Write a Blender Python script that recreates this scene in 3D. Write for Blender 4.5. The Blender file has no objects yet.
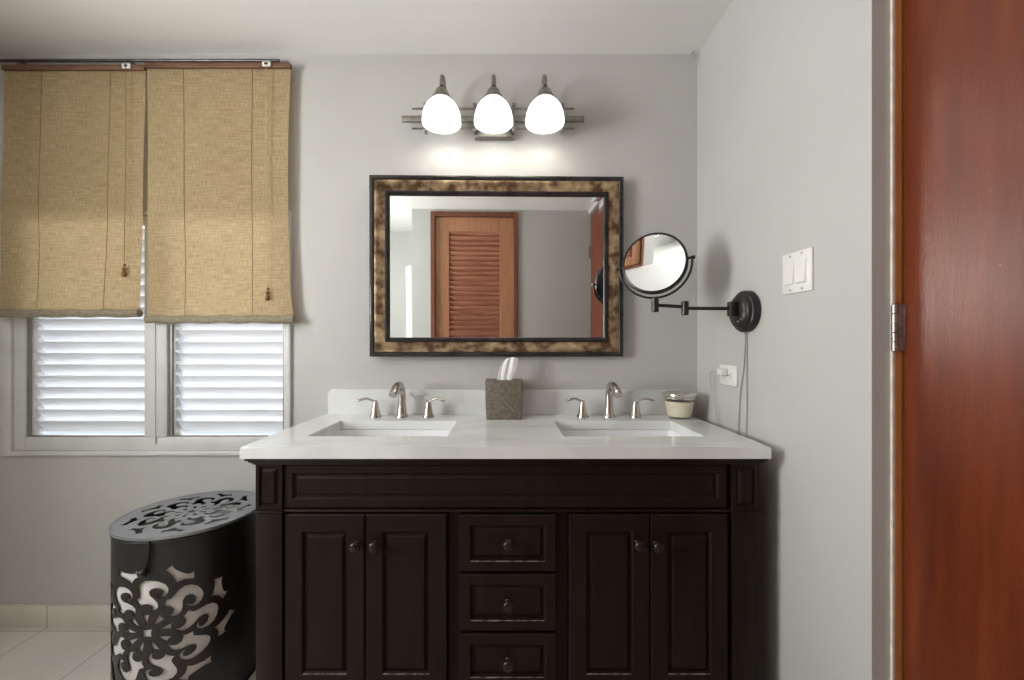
import bpy, bmesh, math, random
from math import sin, cos, pi, radians as R
from mathutils import Vector, Matrix
from mathutils.geometry import delaunay_2d_cdt

random.seed(7)
S = bpy.context.scene
COL = S.collection

# ------------------------------------------------------------------ camera, light, exposure
cam_d = bpy.data.cameras.new('camera')
cam_d.sensor_width = 36.0
cam_d.lens = 36.0 * 404.0 / 1024.0
cam_d.shift_x = 6.5 / 1024.0
cam_d.shift_y = 4.0 / 1024.0
cam_d.clip_start = 0.02
cam = bpy.data.objects.new('camera', cam_d)
COL.objects.link(cam)
cam.location = (0.0, -1.739, 1.213)
cam.rotation_euler = (R(90), 0, 0)
S.camera = cam

S.view_settings.view_transform = 'Standard'
S.view_settings.look = 'None'
S.view_settings.gamma = 1.0
S.view_settings.use_curve_mapping = False
S.view_settings.exposure = 0.0
S.cycles.use_denoising = True
S.cycles.max_bounces = 12
S.cycles.diffuse_bounces = 8
S.cycles.glossy_bounces = 6
S.cycles.sample_clamp_indirect = 6.0
S.cycles.caustics_reflective = False
S.cycles.caustics_refractive = False

W = bpy.data.worlds.new('sky')
S.world = W
W.use_nodes = True
W.node_tree.nodes['Background'].inputs[0].default_value = (0.75, 0.86, 1.0, 1)
W.node_tree.nodes['Background'].inputs[1].default_value = 1.0


def area(name, loc, rot, sx, sy, power, color):
    d = bpy.data.lights.new(name, 'AREA')
    d.shape = 'RECTANGLE'
    d.size, d.size_y, d.energy, d.color = sx, sy, power, color
    o = bpy.data.objects.new(name, d)
    COL.objects.link(o)
    o.location, o.rotation_euler = loc, rot
    return o


# daylight outside the jalousie window, added lamp at an unseen left wall window
area('daylight_jalousie', (-1.53, 0.36, 1.30), (R(-90), 0, 0), 1.5, 1.5, 23, (0.97, 0.985, 1.0))
area('unseen_window_light', (-2.36, -1.55, 1.62), (R(90), 0, R(-90)), 0.95, 1.15, 77, (0.985, 0.99, 0.985))
# added fill lamp aimed up through that window to brighten the ceiling
area('ceiling_fill_light', (-2.85, -1.55, 1.05), (R(90 + 38), 0, R(-90)), 1.2, 0.9, 64, (0.98, 0.99, 1.0))

BULB_POWER = 0.6
SHADE_GLOW = 1.75


# ------------------------------------------------------------------ materials
def new_mat(name):
    m = bpy.data.materials.new(name)
    m.use_nodes = True
    nt = m.node_tree
    b = nt.nodes['Principled BSDF']
    return m, nt, b


def coords(nt, scale=(1, 1, 1), loc=(0, 0, 0)):
    tc = nt.nodes.new('ShaderNodeTexCoord')
    mp = nt.nodes.new('ShaderNodeMapping')
    mp.inputs['Scale'].default_value = scale
    mp.inputs['Location'].default_value = loc
    nt.links.new(tc.outputs['Object'], mp.inputs[0])
    return mp.outputs[0]


def noise(nt, vec, scale, detail=3, rough=0.5):
    n = nt.nodes.new('ShaderNodeTexNoise')
    n.inputs['Scale'].default_value = scale
    n.inputs['Detail'].default_value = detail
    n.inputs['Roughness'].default_value = rough
    nt.links.new(vec, n.inputs['Vector'])
    return n.outputs[0]


def ramp(nt, fac, stops):
    r = nt.nodes.new('ShaderNodeValToRGB')
    els = r.color_ramp.elements
    while len(els) < len(stops):
        els.new(0.5)
    for e, (p, c) in zip(els, stops):
        e.position = p
        e.color = (*c, 1)
    nt.links.new(fac, r.inputs[0])
    return r.outputs[0]


def bump(nt, b, height, strength, dist=0.01):
    n = nt.nodes.new('ShaderNodeBump')
    n.inputs['Strength'].default_value = strength
    n.inputs['Distance'].default_value = dist
    nt.links.new(height, n.inputs['Height'])
    nt.links.new(n.outputs[0], b.inputs['Normal'])


def mottled(name, c1, c2, scale=4, rough=0.6, metal=0.0, stretch=(1, 1, 1), bmp=0.0, bscale=120, detail=4, lo=0.35, hi=0.65, spec=0.5):
    m, nt, b = new_mat(name)
    v = coords(nt, stretch)
    nt.links.new(ramp(nt, noise(nt, v, scale, detail), [(lo, c1), (hi, c2)]), b.inputs['Base Color'])
    b.inputs['Roughness'].default_value = rough
    b.inputs['Metallic'].default_value = metal
    b.inputs['Specular IOR Level'].default_value = spec
    if bmp:
        bump(nt, b, noise(nt, v, bscale, 3), bmp)
    return m


def tint(c, k):
    return tuple(min(1, x * k) for x in c)


WALLC = (0.485, 0.480, 0.458)
M = {}
M['wall'] = mottled('grey_wall_paint', WALLC, tint(WALLC, 1.05), 2.2, 0.55, bmp=0.06, bscale=45)
M['ceiling'] = mottled('ceiling_paint', (0.74, 0.735, 0.71), (0.77, 0.765, 0.74), 1.6, 0.8, bmp=0.05, bscale=40)
M['white_paint'] = mottled('white_window_paint', (0.60, 0.60, 0.58), (0.66, 0.66, 0.64), 9, 0.4)
M['skirting'] = mottled('glazed_skirting_tile', (0.60, 0.575, 0.51), (0.66, 0.635, 0.57), 6, 0.35)
M['quartz'] = mottled('white_quartz', (0.64, 0.655, 0.645), (0.74, 0.755, 0.745), 3.0, 0.16, stretch=(1, 2.5, 1), detail=8, lo=0.38, hi=0.52)
M['porcelain'] = mottled('white_porcelain', (0.78, 0.79, 0.80), (0.80, 0.81, 0.82), 3, 0.1)
M['espresso'] = mottled('espresso_wood', (0.0100, 0.0050, 0.0032), (0.0150, 0.0076, 0.0048), 5, 0.46, stretch=(6, 6, 0.8), bmp=0.04, bscale=30, spec=0.17)
M['pale_edging'] = mottled('pale_edge_wood', (0.15, 0.115, 0.085), (0.26, 0.21, 0.16), 90, 0.6)
M['knob'] = mottled('oil_rubbed_bronze', (0.02, 0.014, 0.011), (0.035, 0.025, 0.02), 30, 0.28, 0.5)
M['nickel'] = mottled('brushed_nickel', (0.50, 0.46, 0.41), (0.56, 0.52, 0.47), 60, 0.26, 1.0, stretch=(1, 1, 0.1))
M['fixture_metal'] = mottled('brushed_fixture_metal', (0.25, 0.228, 0.20), (0.33, 0.305, 0.27), 50, 0.34, 1.0)
M['dark_bronze'] = mottled('dark_bronze', (0.016, 0.015, 0.015), (0.03, 0.028, 0.027), 30, 0.33, 0.4)
M['black_lacquer'] = mottled('black_frame_lacquer', (0.012, 0.011, 0.012), (0.03, 0.026, 0.024), 14, 0.25)
M['black_metal'] = mottled('black_painted_metal', (0.012, 0.010, 0.010), (0.018, 0.015, 0.015), 12, 0.36)
M['lid_metal'] = mottled('grey_blue_lid_enamel', (0.27, 0.282, 0.30), (0.33, 0.342, 0.36), 12, 0.32, 0.6)
M['liner'] = mottled('satin_white_liner', (0.55, 0.53, 0.51), (0.68, 0.66, 0.64), 9, 0.45, stretch=(1, 1, 0.4))
M['plastic'] = mottled('white_plastic', (0.74, 0.73, 0.69), (0.78, 0.77, 0.73), 8, 0.3)
M['grey_plastic'] = mottled('grey_screw_metal', (0.25, 0.25, 0.24), (0.3, 0.3, 0.29), 8, 0.4, 0.6)
M['dark_slot'] = mottled('dark_slot', (0.01, 0.01, 0.01), (0.015, 0.015, 0.015), 8, 0.6)
M['cord'] = mottled('grey_white_cord', (0.36, 0.345, 0.32), (0.42, 0.405, 0.38), 30, 0.45)
M['tissue'] = mottled('white_tissue', (0.85, 0.85, 0.84), (0.9, 0.9, 0.89), 20, 0.9)
M['towel'] = mottled('white_terry', (0.82, 0.82, 0.8), (0.88, 0.88, 0.86), 60, 0.95, bmp=0.3, bscale=200)
M['wax'] = mottled('cream_wax', (0.78, 0.71, 0.55), (0.84, 0.78, 0.63), 12, 0.5)
M['silver'] = mottled('silver_lid', (0.70, 0.67, 0.62), (0.76, 0.73, 0.68), 20, 0.2, 1.0)
M['brown_wood'] = mottled('brown_rail_wood', (0.12, 0.055, 0.03), (0.19, 0.095, 0.055), 8, 0.5, stretch=(0.6, 8, 8))
M['tassel'] = mottled('turned_wood', (0.17, 0.075, 0.02), (0.25, 0.12, 0.035), 30, 0.4)
M['twine'] = mottled('tan_twine', (0.30, 0.20, 0.085), (0.38, 0.26, 0.12), 200, 0.8)
M['twine_light'] = mottled('pale_twine', (0.52, 0.41, 0.23), (0.6, 0.48, 0.28), 200, 0.8)
M['rod_metal'] = mottled('tarnished_rod', (0.09, 0.085, 0.08), (0.14, 0.13, 0.12), 20, 0.4, 0.8)
M['gilt'] = mottled('antique_gilt', (0.10, 0.055, 0.028), (0.62, 0.47, 0.28), 26, 0.40, 0.55, stretch=(1, 1, 1), detail=10, lo=0.38, hi=0.74, bmp=0.15, bscale=90)
M['jamb'] = mottled('orange_jamb_wood', (0.42, 0.16, 0.05), (0.52, 0.21, 0.07), 9, 0.4, stretch=(6, 6, 0.5))
M['cream_caulk'] = mottled('cream_caulk', (0.80, 0.74, 0.64), (0.62, 0.56, 0.47), 30, 0.6)
M['hinge_metal'] = mottled('worn_hinge_steel', (0.30, 0.26, 0.24), (0.50, 0.46, 0.44), 60, 0.35, 0.9)
M['casing_wood'] = mottled('door_casing_wood', (0.14, 0.045, 0.02), (0.2, 0.07, 0.03), 7, 0.4, stretch=(6, 6, 0.6))
M['louvre_stile'] = mottled('louvre_stile_wood', (0.37, 0.165, 0.080), (0.45, 0.21, 0.105), 6, 0.4, stretch=(8, 8, 0.7))
M['louvre_slat'] = mottled('louvre_slat_wood', (0.30, 0.115, 0.065), (0.44, 0.19, 0.115), 5, 0.4, stretch=(0.8, 6, 7))


def mirror_mat():
    m, nt, b = new_mat('silvered_glass')
    b.inputs['Base Color'].default_value = (0.90, 0.92, 0.91, 1)
    b.inputs['Metallic'].default_value = 1
    b.inputs['Roughness'].default_value = 0.0
    return m


M['mirror'] = mirror_mat()


def glass_mat():
    m, nt, b = new_mat('clear_jar_glass')
    b.inputs['Base Color'].default_value = (0.9, 0.9, 0.88, 1)
    b.inputs['Roughness'].default_value = 0.03
    tr = nt.nodes.new('ShaderNodeBsdfTransparent')
    tr.inputs[0].default_value = (0.97, 0.97, 0.95, 1)
    gl = nt.nodes.new('ShaderNodeBsdfGlossy')
    gl.inputs['Roughness'].default_value = 0.04
    mx = nt.nodes.new('ShaderNodeMixShader')
    mx.inputs[0].default_value = 0.09
    nt.links.new(tr.outputs[0], mx.inputs[1])
    nt.links.new(gl.outputs[0], mx.inputs[2])
    nt.links.new(mx.outputs[0], nt.nodes['Material Output'].inputs['Surface'])
    return m


M['glass'] = glass_mat()


def shade_mat():
    m, nt, b = new_mat('lit_opal_glass')
    b.inputs['Base Color'].default_value = (0.9, 0.89, 0.86, 1)
    b.inputs['Roughness'].default_value = 0.25
    b.inputs['Emission Color'].default_value = (1.0, 0.97, 0.92, 1)
    b.inputs['Emission Strength'].default_value = SHADE_GLOW
    return m


M['shade'] = shade_mat()


def translucent_mat(name, build_color, share, rough=0.7, bumpfn=None):
    m, nt, b = new_mat(name)
    c = build_color(nt)
    b.inputs['Roughness'].default_value = rough
    nt.links.new(c, b.inputs['Base Color'])
    t = nt.nodes.new('ShaderNodeBsdfTranslucent')
    nt.links.new(c, t.inputs['Color'])
    mx = nt.nodes.new('ShaderNodeMixShader')
    mx.inputs[0].default_value = share
    nt.links.new(b.outputs[0], mx.inputs[1])
    nt.links.new(t.outputs[0], mx.inputs[2])
    nt.links.new(mx.outputs[0], nt.nodes['Material Output'].inputs['Surface'])
    if bumpfn:
        bumpfn(nt, b)
    return m


def weave_color(nt):
    v1 = coords(nt, (14, 1, 210))
    v2 = coords(nt, (230, 1, 30))
    a = noise(nt, v1, 1.0, 2)
    c = noise(nt, v2, 1.0, 2)
    v3 = coords(nt, (1, 1, 1))
    d = noise(nt, v3, 3.0, 3)
    ad = nt.nodes.new('ShaderNodeMath'); ad.operation = 'ADD'
    nt.links.new(a, ad.inputs[0]); nt.links.new(c, ad.inputs[1])
    a2 = nt.nodes.new('ShaderNodeMath'); a2.operation = 'MULTIPLY_ADD'
    nt.links.new(d, a2.inputs[0]); a2.inputs[1].default_value = 0.35
    nt.links.new(ad.outputs[0], a2.inputs[2])
    h = nt.nodes.new('ShaderNodeMath'); h.operation = 'MULTIPLY'; h.inputs[1].default_value = 0.5
    nt.links.new(a2.outputs[0], h.inputs[0])
    return ramp(nt, h.outputs[0], [(0.40, (0.38, 0.275, 0.140)), (0.60, (0.53, 0.40, 0.225)), (0.78, (0.66, 0.53, 0.33))])


M['weave'] = translucent_mat('woven_jute_cloth', weave_color, 0.40, 0.85)


def shaded_hem_color(nt):
    return ramp(nt, noise(nt, coords(nt, (20, 60, 60)), 3, 3), [(0.35, (0.22, 0.185, 0.125)), (0.65, (0.33, 0.28, 0.20))])


M['weave_roll'] = translucent_mat('rolled_jute_cloth', shaded_hem_color, 0.02, 0.85)  # hem's shade is mixed into this greyer, darker jute colour


def slat_color(nt):
    return ramp(nt, noise(nt, coords(nt, (2, 2, 12)), 3, 3), [(0.3, (0.80, 0.81, 0.83)), (0.7, (0.86, 0.87, 0.88))])


M['jalousie'] = translucent_mat('white_jalousie_blade', slat_color, 0.27, 0.35)


def red_door_mat():
    m, nt, b = new_mat('mahogany_door')
    v = coords(nt, (9, 9, 0.9))
    g1 = noise(nt, v, 2.2, 6, 0.6)
    col = ramp(nt, g1, [(0.30, (0.095, 0.0155, 0.0042)), (0.55, (0.145, 0.0275, 0.0072)), (0.75, (0.19, 0.043, 0.0115))])
    sp = noise(nt, coords(nt, (1, 1, 0.6)), 55, 2)
    spr = ramp(nt, sp, [(0.74, (0, 0, 0)), (0.80, (0.5, 0.5, 0.5))])
    mx = nt.nodes.new('ShaderNodeMix'); mx.data_type = 'RGBA'
    nt.links.new(spr, mx.inputs['Factor'])
    nt.links.new(col, mx.inputs['A'])
    mx.inputs['B'].default_value = (0.42, 0.2, 0.11, 1)
    nt.links.new(mx.outputs['Result'], b.inputs['Base Color'])
    b.inputs['Roughness'].default_value = 0.33
    b.inputs['Specular IOR Level'].default_value = 0.6
    bump(nt, b, noise(nt, coords(nt, (150, 150, 22)), 1.6, 5, 0.65), 0.13, 0.004)
    return m


M['red_door'] = red_door_mat()


def tile_mat():
    m, nt, b = new_mat('beige_floor_tile')
    v = coords(nt, (1, 1, 1), (1.606 + 0.354 * 3 + 0.0015, 0.0315 + 0.354 * 12, 0))
    br = nt.nodes.new('ShaderNodeTexBrick')
    br.offset = 0.0
    br.squash = 1.0
    br.inputs['Scale'].default_value = 1.0
    br.inputs['Mortar Size'].default_value = 0.0016
    br.inputs['Mortar Smooth'].default_value = 0.1
    br.inputs['Brick Width'].default_value = 0.354
    br.inputs['Row Height'].default_value = 0.354
    br.inputs['Mortar'].default_value = (0.16, 0.14, 0.115, 1)
    nt.links.new(v, br.inputs['Vector'])
    c = ramp(nt, noise(nt, v, 3.5, 5), [(0.3, (0.55, 0.53, 0.475)), (0.7, (0.65, 0.63, 0.575))])
    nt.links.new(c, br.inputs['Color1'])
    nt.links.new(c, br.inputs['Color2'])
    nt.links.new(br.outputs['Color'], b.inputs['Base Color'])
    b.inputs['Roughness'].default_value = 0.28
    return m


M['floor'] = tile_mat()


def tissue_cover_mat():
    m, nt, b = new_mat('taupe_textured_cover')
    v = coords(nt, (1, 1, 1))
    n1 = noise(nt, v, 75, 5, 0.7)
    nt.links.new(ramp(nt, n1, [(0.35, (0.085, 0.07, 0.052)), (0.55, (0.17, 0.145, 0.11)), (0.72, (0.27, 0.235, 0.19))]), b.inputs['Base Color'])
    b.inputs['Roughness'].default_value = 0.55
    bump(nt, b, n1, 0.5, 0.004)
    return m


M['taupe'] = tissue_cover_mat()


# ------------------------------------------------------------------ object helpers
def link(name, bm, mat, parent=None, smooth=None, loc=None):
    bmesh.ops.recalc_face_normals(bm, faces=bm.faces)
    me = bpy.data.meshes.new(name)
    bm.to_mesh(me)
    bm.free()
    if isinstance(mat, str):
        mat = M[mat]
    me.materials.append(mat)
    if smooth is not None:
        for p in me.polygons:
            p.use_smooth = True
        me.set_sharp_from_angle(angle=R(smooth))
    o = bpy.data.objects.new(name, me)
    COL.objects.link(o)
    if parent:
        o.parent = parent
    if loc:
        o.location = loc
    return o


def tag(o, label, cat, group=None):
    o['label'] = label
    o['category'] = cat
    if group:
        o['group'] = group
    return o


def thing(name, label, cat, loc=(0, 0, 0), rot=(0, 0, 0), group=None):
    o = bpy.data.objects.new(name, None)
    o.empty_display_size = 0.05
    COL.objects.link(o)
    o.location, o.rotation_euler = loc, rot
    return tag(o, label, cat, group)


def struct(o):
    o['kind'] = 'structure'
    return o


def struct_root(name, loc=(0, 0, 0)):
    o = bpy.data.objects.new(name, None)
    COL.objects.link(o)
    o.location = loc
    o['kind'] = 'structure'
    return o


def box(bm, x0, x1, y0, y1, z0, z1, bev=0.0, seg=2):
    r = bmesh.ops.create_cube(bm, size=1.0)
    vs = r['verts']
    for v in vs:
        v.co = ((x0 + x1) / 2 + v.co.x * (x1 - x0), (y0 + y1) / 2 + v.co.y * (y1 - y0), (z0 + z1) / 2 + v.co.z * (z1 - z0))
    if bev:
        es = list({e for v in vs for e in v.link_edges})
        bmesh.ops.bevel(bm, geom=es, offset=bev, segments=seg, affect='EDGES', profile=0.5)
    return bm


def boxes(*bs, bev=0.0):
    bm = bmesh.new()
    for b in bs:
        box(bm, *b, bev=bev)
    return bm


def spline(pts, n):
    """Catmull-Rom through pts (tuples of any length), n samples per span."""
    P = [pts[0]] + list(pts) + [pts[-1]]
    out = []
    for i in range(1, len(P) - 2):
        p0, p1, p2, p3 = P[i - 1], P[i], P[i + 1], P[i + 2]
        for k in range(n):
            t = k / n
            out.append(tuple(0.5 * (2 * b + (c - a) * t + (2 * a - 5 * b + 4 * c - d) * t * t + (3 * b - a - 3 * c + d) * t ** 3)
                             for a, b, c, d in zip(p0, p1, p2, p3)))
    out.append(tuple(pts[-1]))
    return out


def tube(bm, path, rad, seg=12, flat=1.0, cap=True, closed=False):
    """Sweep a circle (flattened by `flat` along its second axis) along path with parallel transport."""
    pts = [Vector(p[:3]) for p in path]
    n = len(pts)
    rs = rad if isinstance(rad, (list, tuple)) else [rad] * n
    T = []
    for i in range(n):
        if closed:
            t = pts[(i + 1) % n] - pts[i - 1]
        else:
            t = pts[min(i + 1, n - 1)] - pts[max(i - 1, 0)]
        T.append(t.normalized())
    up = Vector((0, 0, 1)) if abs(T[0].z) < 0.9 else Vector((0, 1, 0))
    u = T[0].cross(up).normalized()
    rings = []
    for i in range(n):
        u = (u - T[i] * u.dot(T[i])).normalized()
        w = T[i].cross(u)
        rings.append([bm.verts.new(pts[i] + (u * cos(2 * pi * k / seg) + w * sin(2 * pi * k / seg) * flat) * rs[i]) for k in range(seg)])
    m = n if closed else n - 1
    for i in range(m):
        a, b = rings[i], rings[(i + 1) % n]
        for k in range(seg):
            bm.faces.new((a[k], a[(k + 1) % seg], b[(k + 1) % seg], b[k]))
    if cap and not closed:
        bm.faces.new(rings[0][::-1])
        bm.faces.new(rings[-1])
    return bm


def lathe(bm, prof, seg=32, center=(0, 0, 0), mat=None, cap0=True, cap1=True):
    """prof: (radius, height) list about +Z, then optional matrix."""
    c = Vector(center)
    rings = []
    for r, z in prof:
        ring = []
        for k in range(seg):
            p = Vector((r * cos(2 * pi * k / seg), r * sin(2 * pi * k / seg), z))
            if mat:
                p = mat @ p
            ring.append(bm.verts.new(p + c))
        rings.append(ring)
    for a, b in zip(rings, rings[1:]):
        for k in range(seg):
            bm.faces.new((a[k], a[(k + 1) % seg], b[(k + 1) % seg], b[k]))
    if cap0:
        bm.faces.new(rings[0][::-1])
    if cap1:
        bm.faces.new(rings[-1])
    return bm


def rect_sweep(bm, w, h, prof, fill=False, close=False):
    """Mitred rectangle: prof = (inset, height) list; plane XZ centred at 0, height towards -Y."""
    loops = []
    for d, t in prof:
        x, z = w / 2 - d, h / 2 - d
        loops.append([bm.verts.new((sx * x, -t, sz * z)) for sx, sz in ((-1, -1), (1, -1), (1, 1), (-1, 1))])
    for a, b in zip(loops, loops[1:]):
        for k in range(4):
            bm.faces.new((a[k], a[(k + 1) % 4], b[(k + 1) % 4], b[k]))
    if fill:
        bm.faces.new(loops[-1])
    if close:
        bm.faces.new(loops[0][::-1])
    return bm


def rounded(w, h, r, n=6):
    out = []
    for cx, cy, a0 in ((w / 2 - r, h / 2 - r, 0), (-w / 2 + r, h / 2 - r, 90), (-w / 2 + r, -h / 2 + r, 180), (w / 2 - r, -h / 2 + r, 270)):
        for k in range(n + 1):
            a = R(a0 + 90 * k / n)
            out.append((cx + r * cos(a), cy + r * sin(a)))
    return out


RX90 = Matrix.Rotation(R(90), 3, 'X')      # +Z axis -> -Y
RYM90 = Matrix.Rotation(R(-90), 3, 'Y')    # +Z axis -> -X

# ------------------------------------------------------------------ room shell
CEIL = 2.461
REAR = -2.15
ALC = -2.97
XL, XR = -2.2, 0.826
XC = 0.8905                     # face of the closet doors
struct(link('floor', boxes((-2.4, 1.1, ALC - 0.1, 0.12, -0.1, 0.0)), 'floor'))
struct(link('ceiling', boxes((-2.4, 1.1, ALC - 0.1, 0.12, CEIL, CEIL + 0.1)), 'ceiling'))
hx0, hx1, hz0, hz1 = -2.13, -0.928, 0.745, 1.765
struct(link('wall_front', boxes((-2.32, hx0, 0, 0.12, 0, CEIL), (hx1, 1.0, 0, 0.12, 0, CEIL),
                                (hx0, hx1, 0, 0.12, 0, hz0), (hx0, hx1, 0, 0.12, hz1, CEIL)), 'wall'))
struct(link('wall_right', boxes((XR, 0.95, -0.828, 0, 0, CEIL), (0.87, 0.95, REAR, -0.828, 2.425, CEIL)), 'wall'))
ly0, ly1, lz0, lz1 = -2.03, -1.07, 1.04, 2.2
struct(link('wall_left', boxes((XL - 0.12, XL, ALC, ly0, 0, CEIL), (XL - 0.12, XL, ly1, 0, 0, CEIL),
                               (XL - 0.12, XL, ly0, ly1, 0, lz0), (XL - 0.12, XL, ly0, ly1, lz1, CEIL)), 'wall'))
# rear wall with the opening of the louvred door
dx0, dx1, dz1 = -0.633, 0.195, 2.435
struct(link('wall_rear', boxes((-0.807, dx0, REAR - 0.12, REAR, 0, CEIL), (dx1, 0.95, REAR - 0.12, REAR, 0, CEIL),
                               (dx0, dx1, REAR - 0.12, REAR, dz1, CEIL)), 'wall'))
struct(link('wall_alcove', boxes((XL, -0.807, ALC - 0.1, ALC, 0, CEIL)), 'wall'))
struct(link('wall_alcove', boxes((-0.807, -0.72, ALC - 0.1, REAR - 0.12, 0, CEIL)), 'wall'))
struct(link('wall_closet', boxes((0.96, 1.04, REAR, -0.828, 0, CEIL), (0.95, 1.04, -0.83, -0.80, 0, CEIL)), 'wall'))

# skirting: tiles of glazed ceramic, joints between them
bm = bmesh.new()
x = -1.96 - 0.354
while x < 0.826:
    a, b = max(x + 0.002, XL), min(x + 0.352, 0.826)
    if b - a > 0.01:
        box(bm, a, b, -0.012, 0.0, 0.0, 0.094, bev=0.003)
    x += 0.354
struct(link('baseboard_front', bm, 'skirting', smooth=40))
struct(link('baseboard_right', boxes((0.816, 0.826, -0.826, -0.013, 0, 0.094), bev=0.002), 'skirting'))
struct(link('baseboard_rear', boxes((-0.80, dx0 - 0.01, REAR, REAR + 0.012, 0, 0.094), (dx1 + 0.01, 0.87, REAR, REAR + 0.012, 0, 0.094), bev=0.002), 'skirting'))
struct(link('baseboard_left', boxes((XL, XL + 0.012, ALC, -0.013, 0, 0.094), bev=0.002), 'skirting'))


# ------------------------------------------------------------------ jalousie window in the vanity wall
win = struct_root('window_1', (0, 0, 0))
bm = bmesh.new()
cx0, cx1, cz0, cz1 = -2.161, -0.920, 0.735, 1.785
k = 0.044
for b in ((cx0, cx0 + k, -0.014, 0.03, cz0, cz1), (cx1 - 0.02, cx1, -0.014, 0.03, cz0, cz1),
          (cx0 + k, cx1 - 0.02, -0.014, 0.03, cz0, cz0 + 0.02), (cx0 + k, cx1 - 0.02, -0.014, 0.03, cz1 - 0.02, cz1)):
    box(bm, *b, bev=0.004)
struct(link('casing', bm, 'white_paint', win, smooth=40))
bm = bmesh.new()
fx0, fx1, fz0, fz1 = cx0 + k + 0.002, cx1 - 0.021, cz0 + 0.021, cz1 - 0.021
o1 = (-2.064, -1.549)
o2 = (-1.452, -0.953)
oz0, oz1 = 0.813, 1.725
for b in ((fx0, o1[0], -0.004, 0.06, fz0, fz1), (o2[1], fx1, -0.004, 0.06, fz0, fz1), (o1[1], o2[0], -0.008, 0.06, oz0, oz1),
          (o1[0], o2[1], -0.004, 0.06, fz0, oz0), (o1[0], o2[1], -0.004, 0.06, oz1, fz1)):
    box(bm, *b, bev=0.004)
# stops inside each opening
for a, b in (o1, o2):
    box(bm, a, a + 0.022, 0.012, 0.055, oz0, oz1, bev=0.003)
    box(bm, b - 0.006, b, 0.012, 0.055, oz0, oz1)
box(bm, -1.505, -1.497, -0.012, 0.0, oz0 - 0.03, oz1, bev=0.002)
struct(link('window_frame', bm, 'white_paint', win, smooth=40))
bm = bmesh.new()
for a, b in (o1, o2):
    box(bm, a + 0.0005, a + 0.013, 0.004, 0.0115, oz0 + 0.001, oz1 - 0.001)
    box(bm, b - 0.008, b - 0.0005, 0.004, 0.0115, oz0 + 0.001, oz1 - 0.001)
    box(bm, a + 0.013, b - 0.008, 0.004, 0.0115, oz0 + 0.0005, oz0 + 0.005)
struct(link('gap_shade_strip', bm, 'grey_plastic', win))  # grey strips stand in for the shaded gap around the louvres
for (a, b) in (o1, o2):
    bm = bmesh.new()
    z = oz0 + 0.012
    while z < oz1 - 0.02:
        w, t, tl = 0.062, 0.005, R(33)
        q = [(-t / 2, -w / 2), (t / 2, -w / 2), (t / 2, w / 2), (-t / 2, w / 2)]
        c = (0.040, z + 0.026)
        v0, v1 = [], []
        for (yy, zz) in q:
            y = c[0] + yy * cos(tl) - zz * sin(tl)
            zc = c[1] + yy * sin(tl) + zz * cos(tl)
            v0.append(bm.verts.new((a + 0.023, y, zc)))
            v1.append(bm.verts.new((b - 0.007, y, zc)))
        for i in range(4):
            bm.faces.new((v0[i], v0[(i + 1) % 4], v1[(i + 1) % 4], v1[i]))
        bm.faces.new(v0[::-1]); bm.faces.new(v1)
        # small clip that holds the blade
        box(bm, a + 0.0225, a + 0.036, 0.012, 0.030, z + 0.006, z + 0.018)
        z += 0.0494
    struct(link('louvre_panel', bm, 'jalousie', win))

# ------------------------------------------------------------------ unseen side window, added for light from the left
win2 = struct_root('unseen_window', (0, 0, 0))
bm = bmesh.new()
for b in ((XL - 0.06, XL + 0.012, ly0, ly0 + 0.05, lz0, lz1), (XL - 0.06, XL + 0.012, ly1 - 0.05, ly1, lz0, lz1),
          (XL - 0.06, XL + 0.012, ly0 + 0.05, ly1 - 0.05, lz0, lz0 + 0.05), (XL - 0.06, XL + 0.012, ly0 + 0.05, ly1 - 0.05, lz1 - 0.05, lz1),
          (XL - 0.05, XL, (ly0 + ly1) / 2 - 0.02, (ly0 + ly1) / 2 + 0.02, lz0 + 0.05, lz1 - 0.05)):
    box(bm, *b, bev=0.003)
struct(link('window_frame', bm, 'white_paint', win2))

# ------------------------------------------------------------------ louvred door in the rear wall
d1 = struct_root('door_1', (0, REAR, 0))
bm = bmesh.new()
cw = 0.042
for b in ((dx0, dx0 + cw, -0.1, 0.014, 0, dz1), (dx1 - cw, dx1, -0.1, 0.014, 0, dz1), (dx0 + cw, dx1 - cw, -0.1, 0.014, dz1 - cw, dz1)):
    box(bm, *b, bev=0.004)
struct(link('door_casing', bm, 'casing_wood', d1))
lx0, lx1, lzt = dx0 + cw + 0.003, dx1 - cw - 0.003, dz1 - cw - 0.004
sw = 0.128
bm = bmesh.new()
for b in ((lx0, lx0 + sw, -0.05, -0.012, 0.01, lzt), (lx1 - sw, lx1, -0.05, -0.012, 0.01, lzt),
          (lx0 + sw, lx1 - sw, -0.05, -0.012, lzt - 0.135, lzt), (lx0 + sw, lx1 - sw, -0.05, -0.012, 0.01, 0.22), (lx0 + sw, lx1 - sw, -0.05, -0.012, 1.0, 1.12)):
    box(bm, *b, bev=0.003)
struct(link('door_leaf', bm, 'louvre_stile', d1))
bm = bmesh.new()
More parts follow.
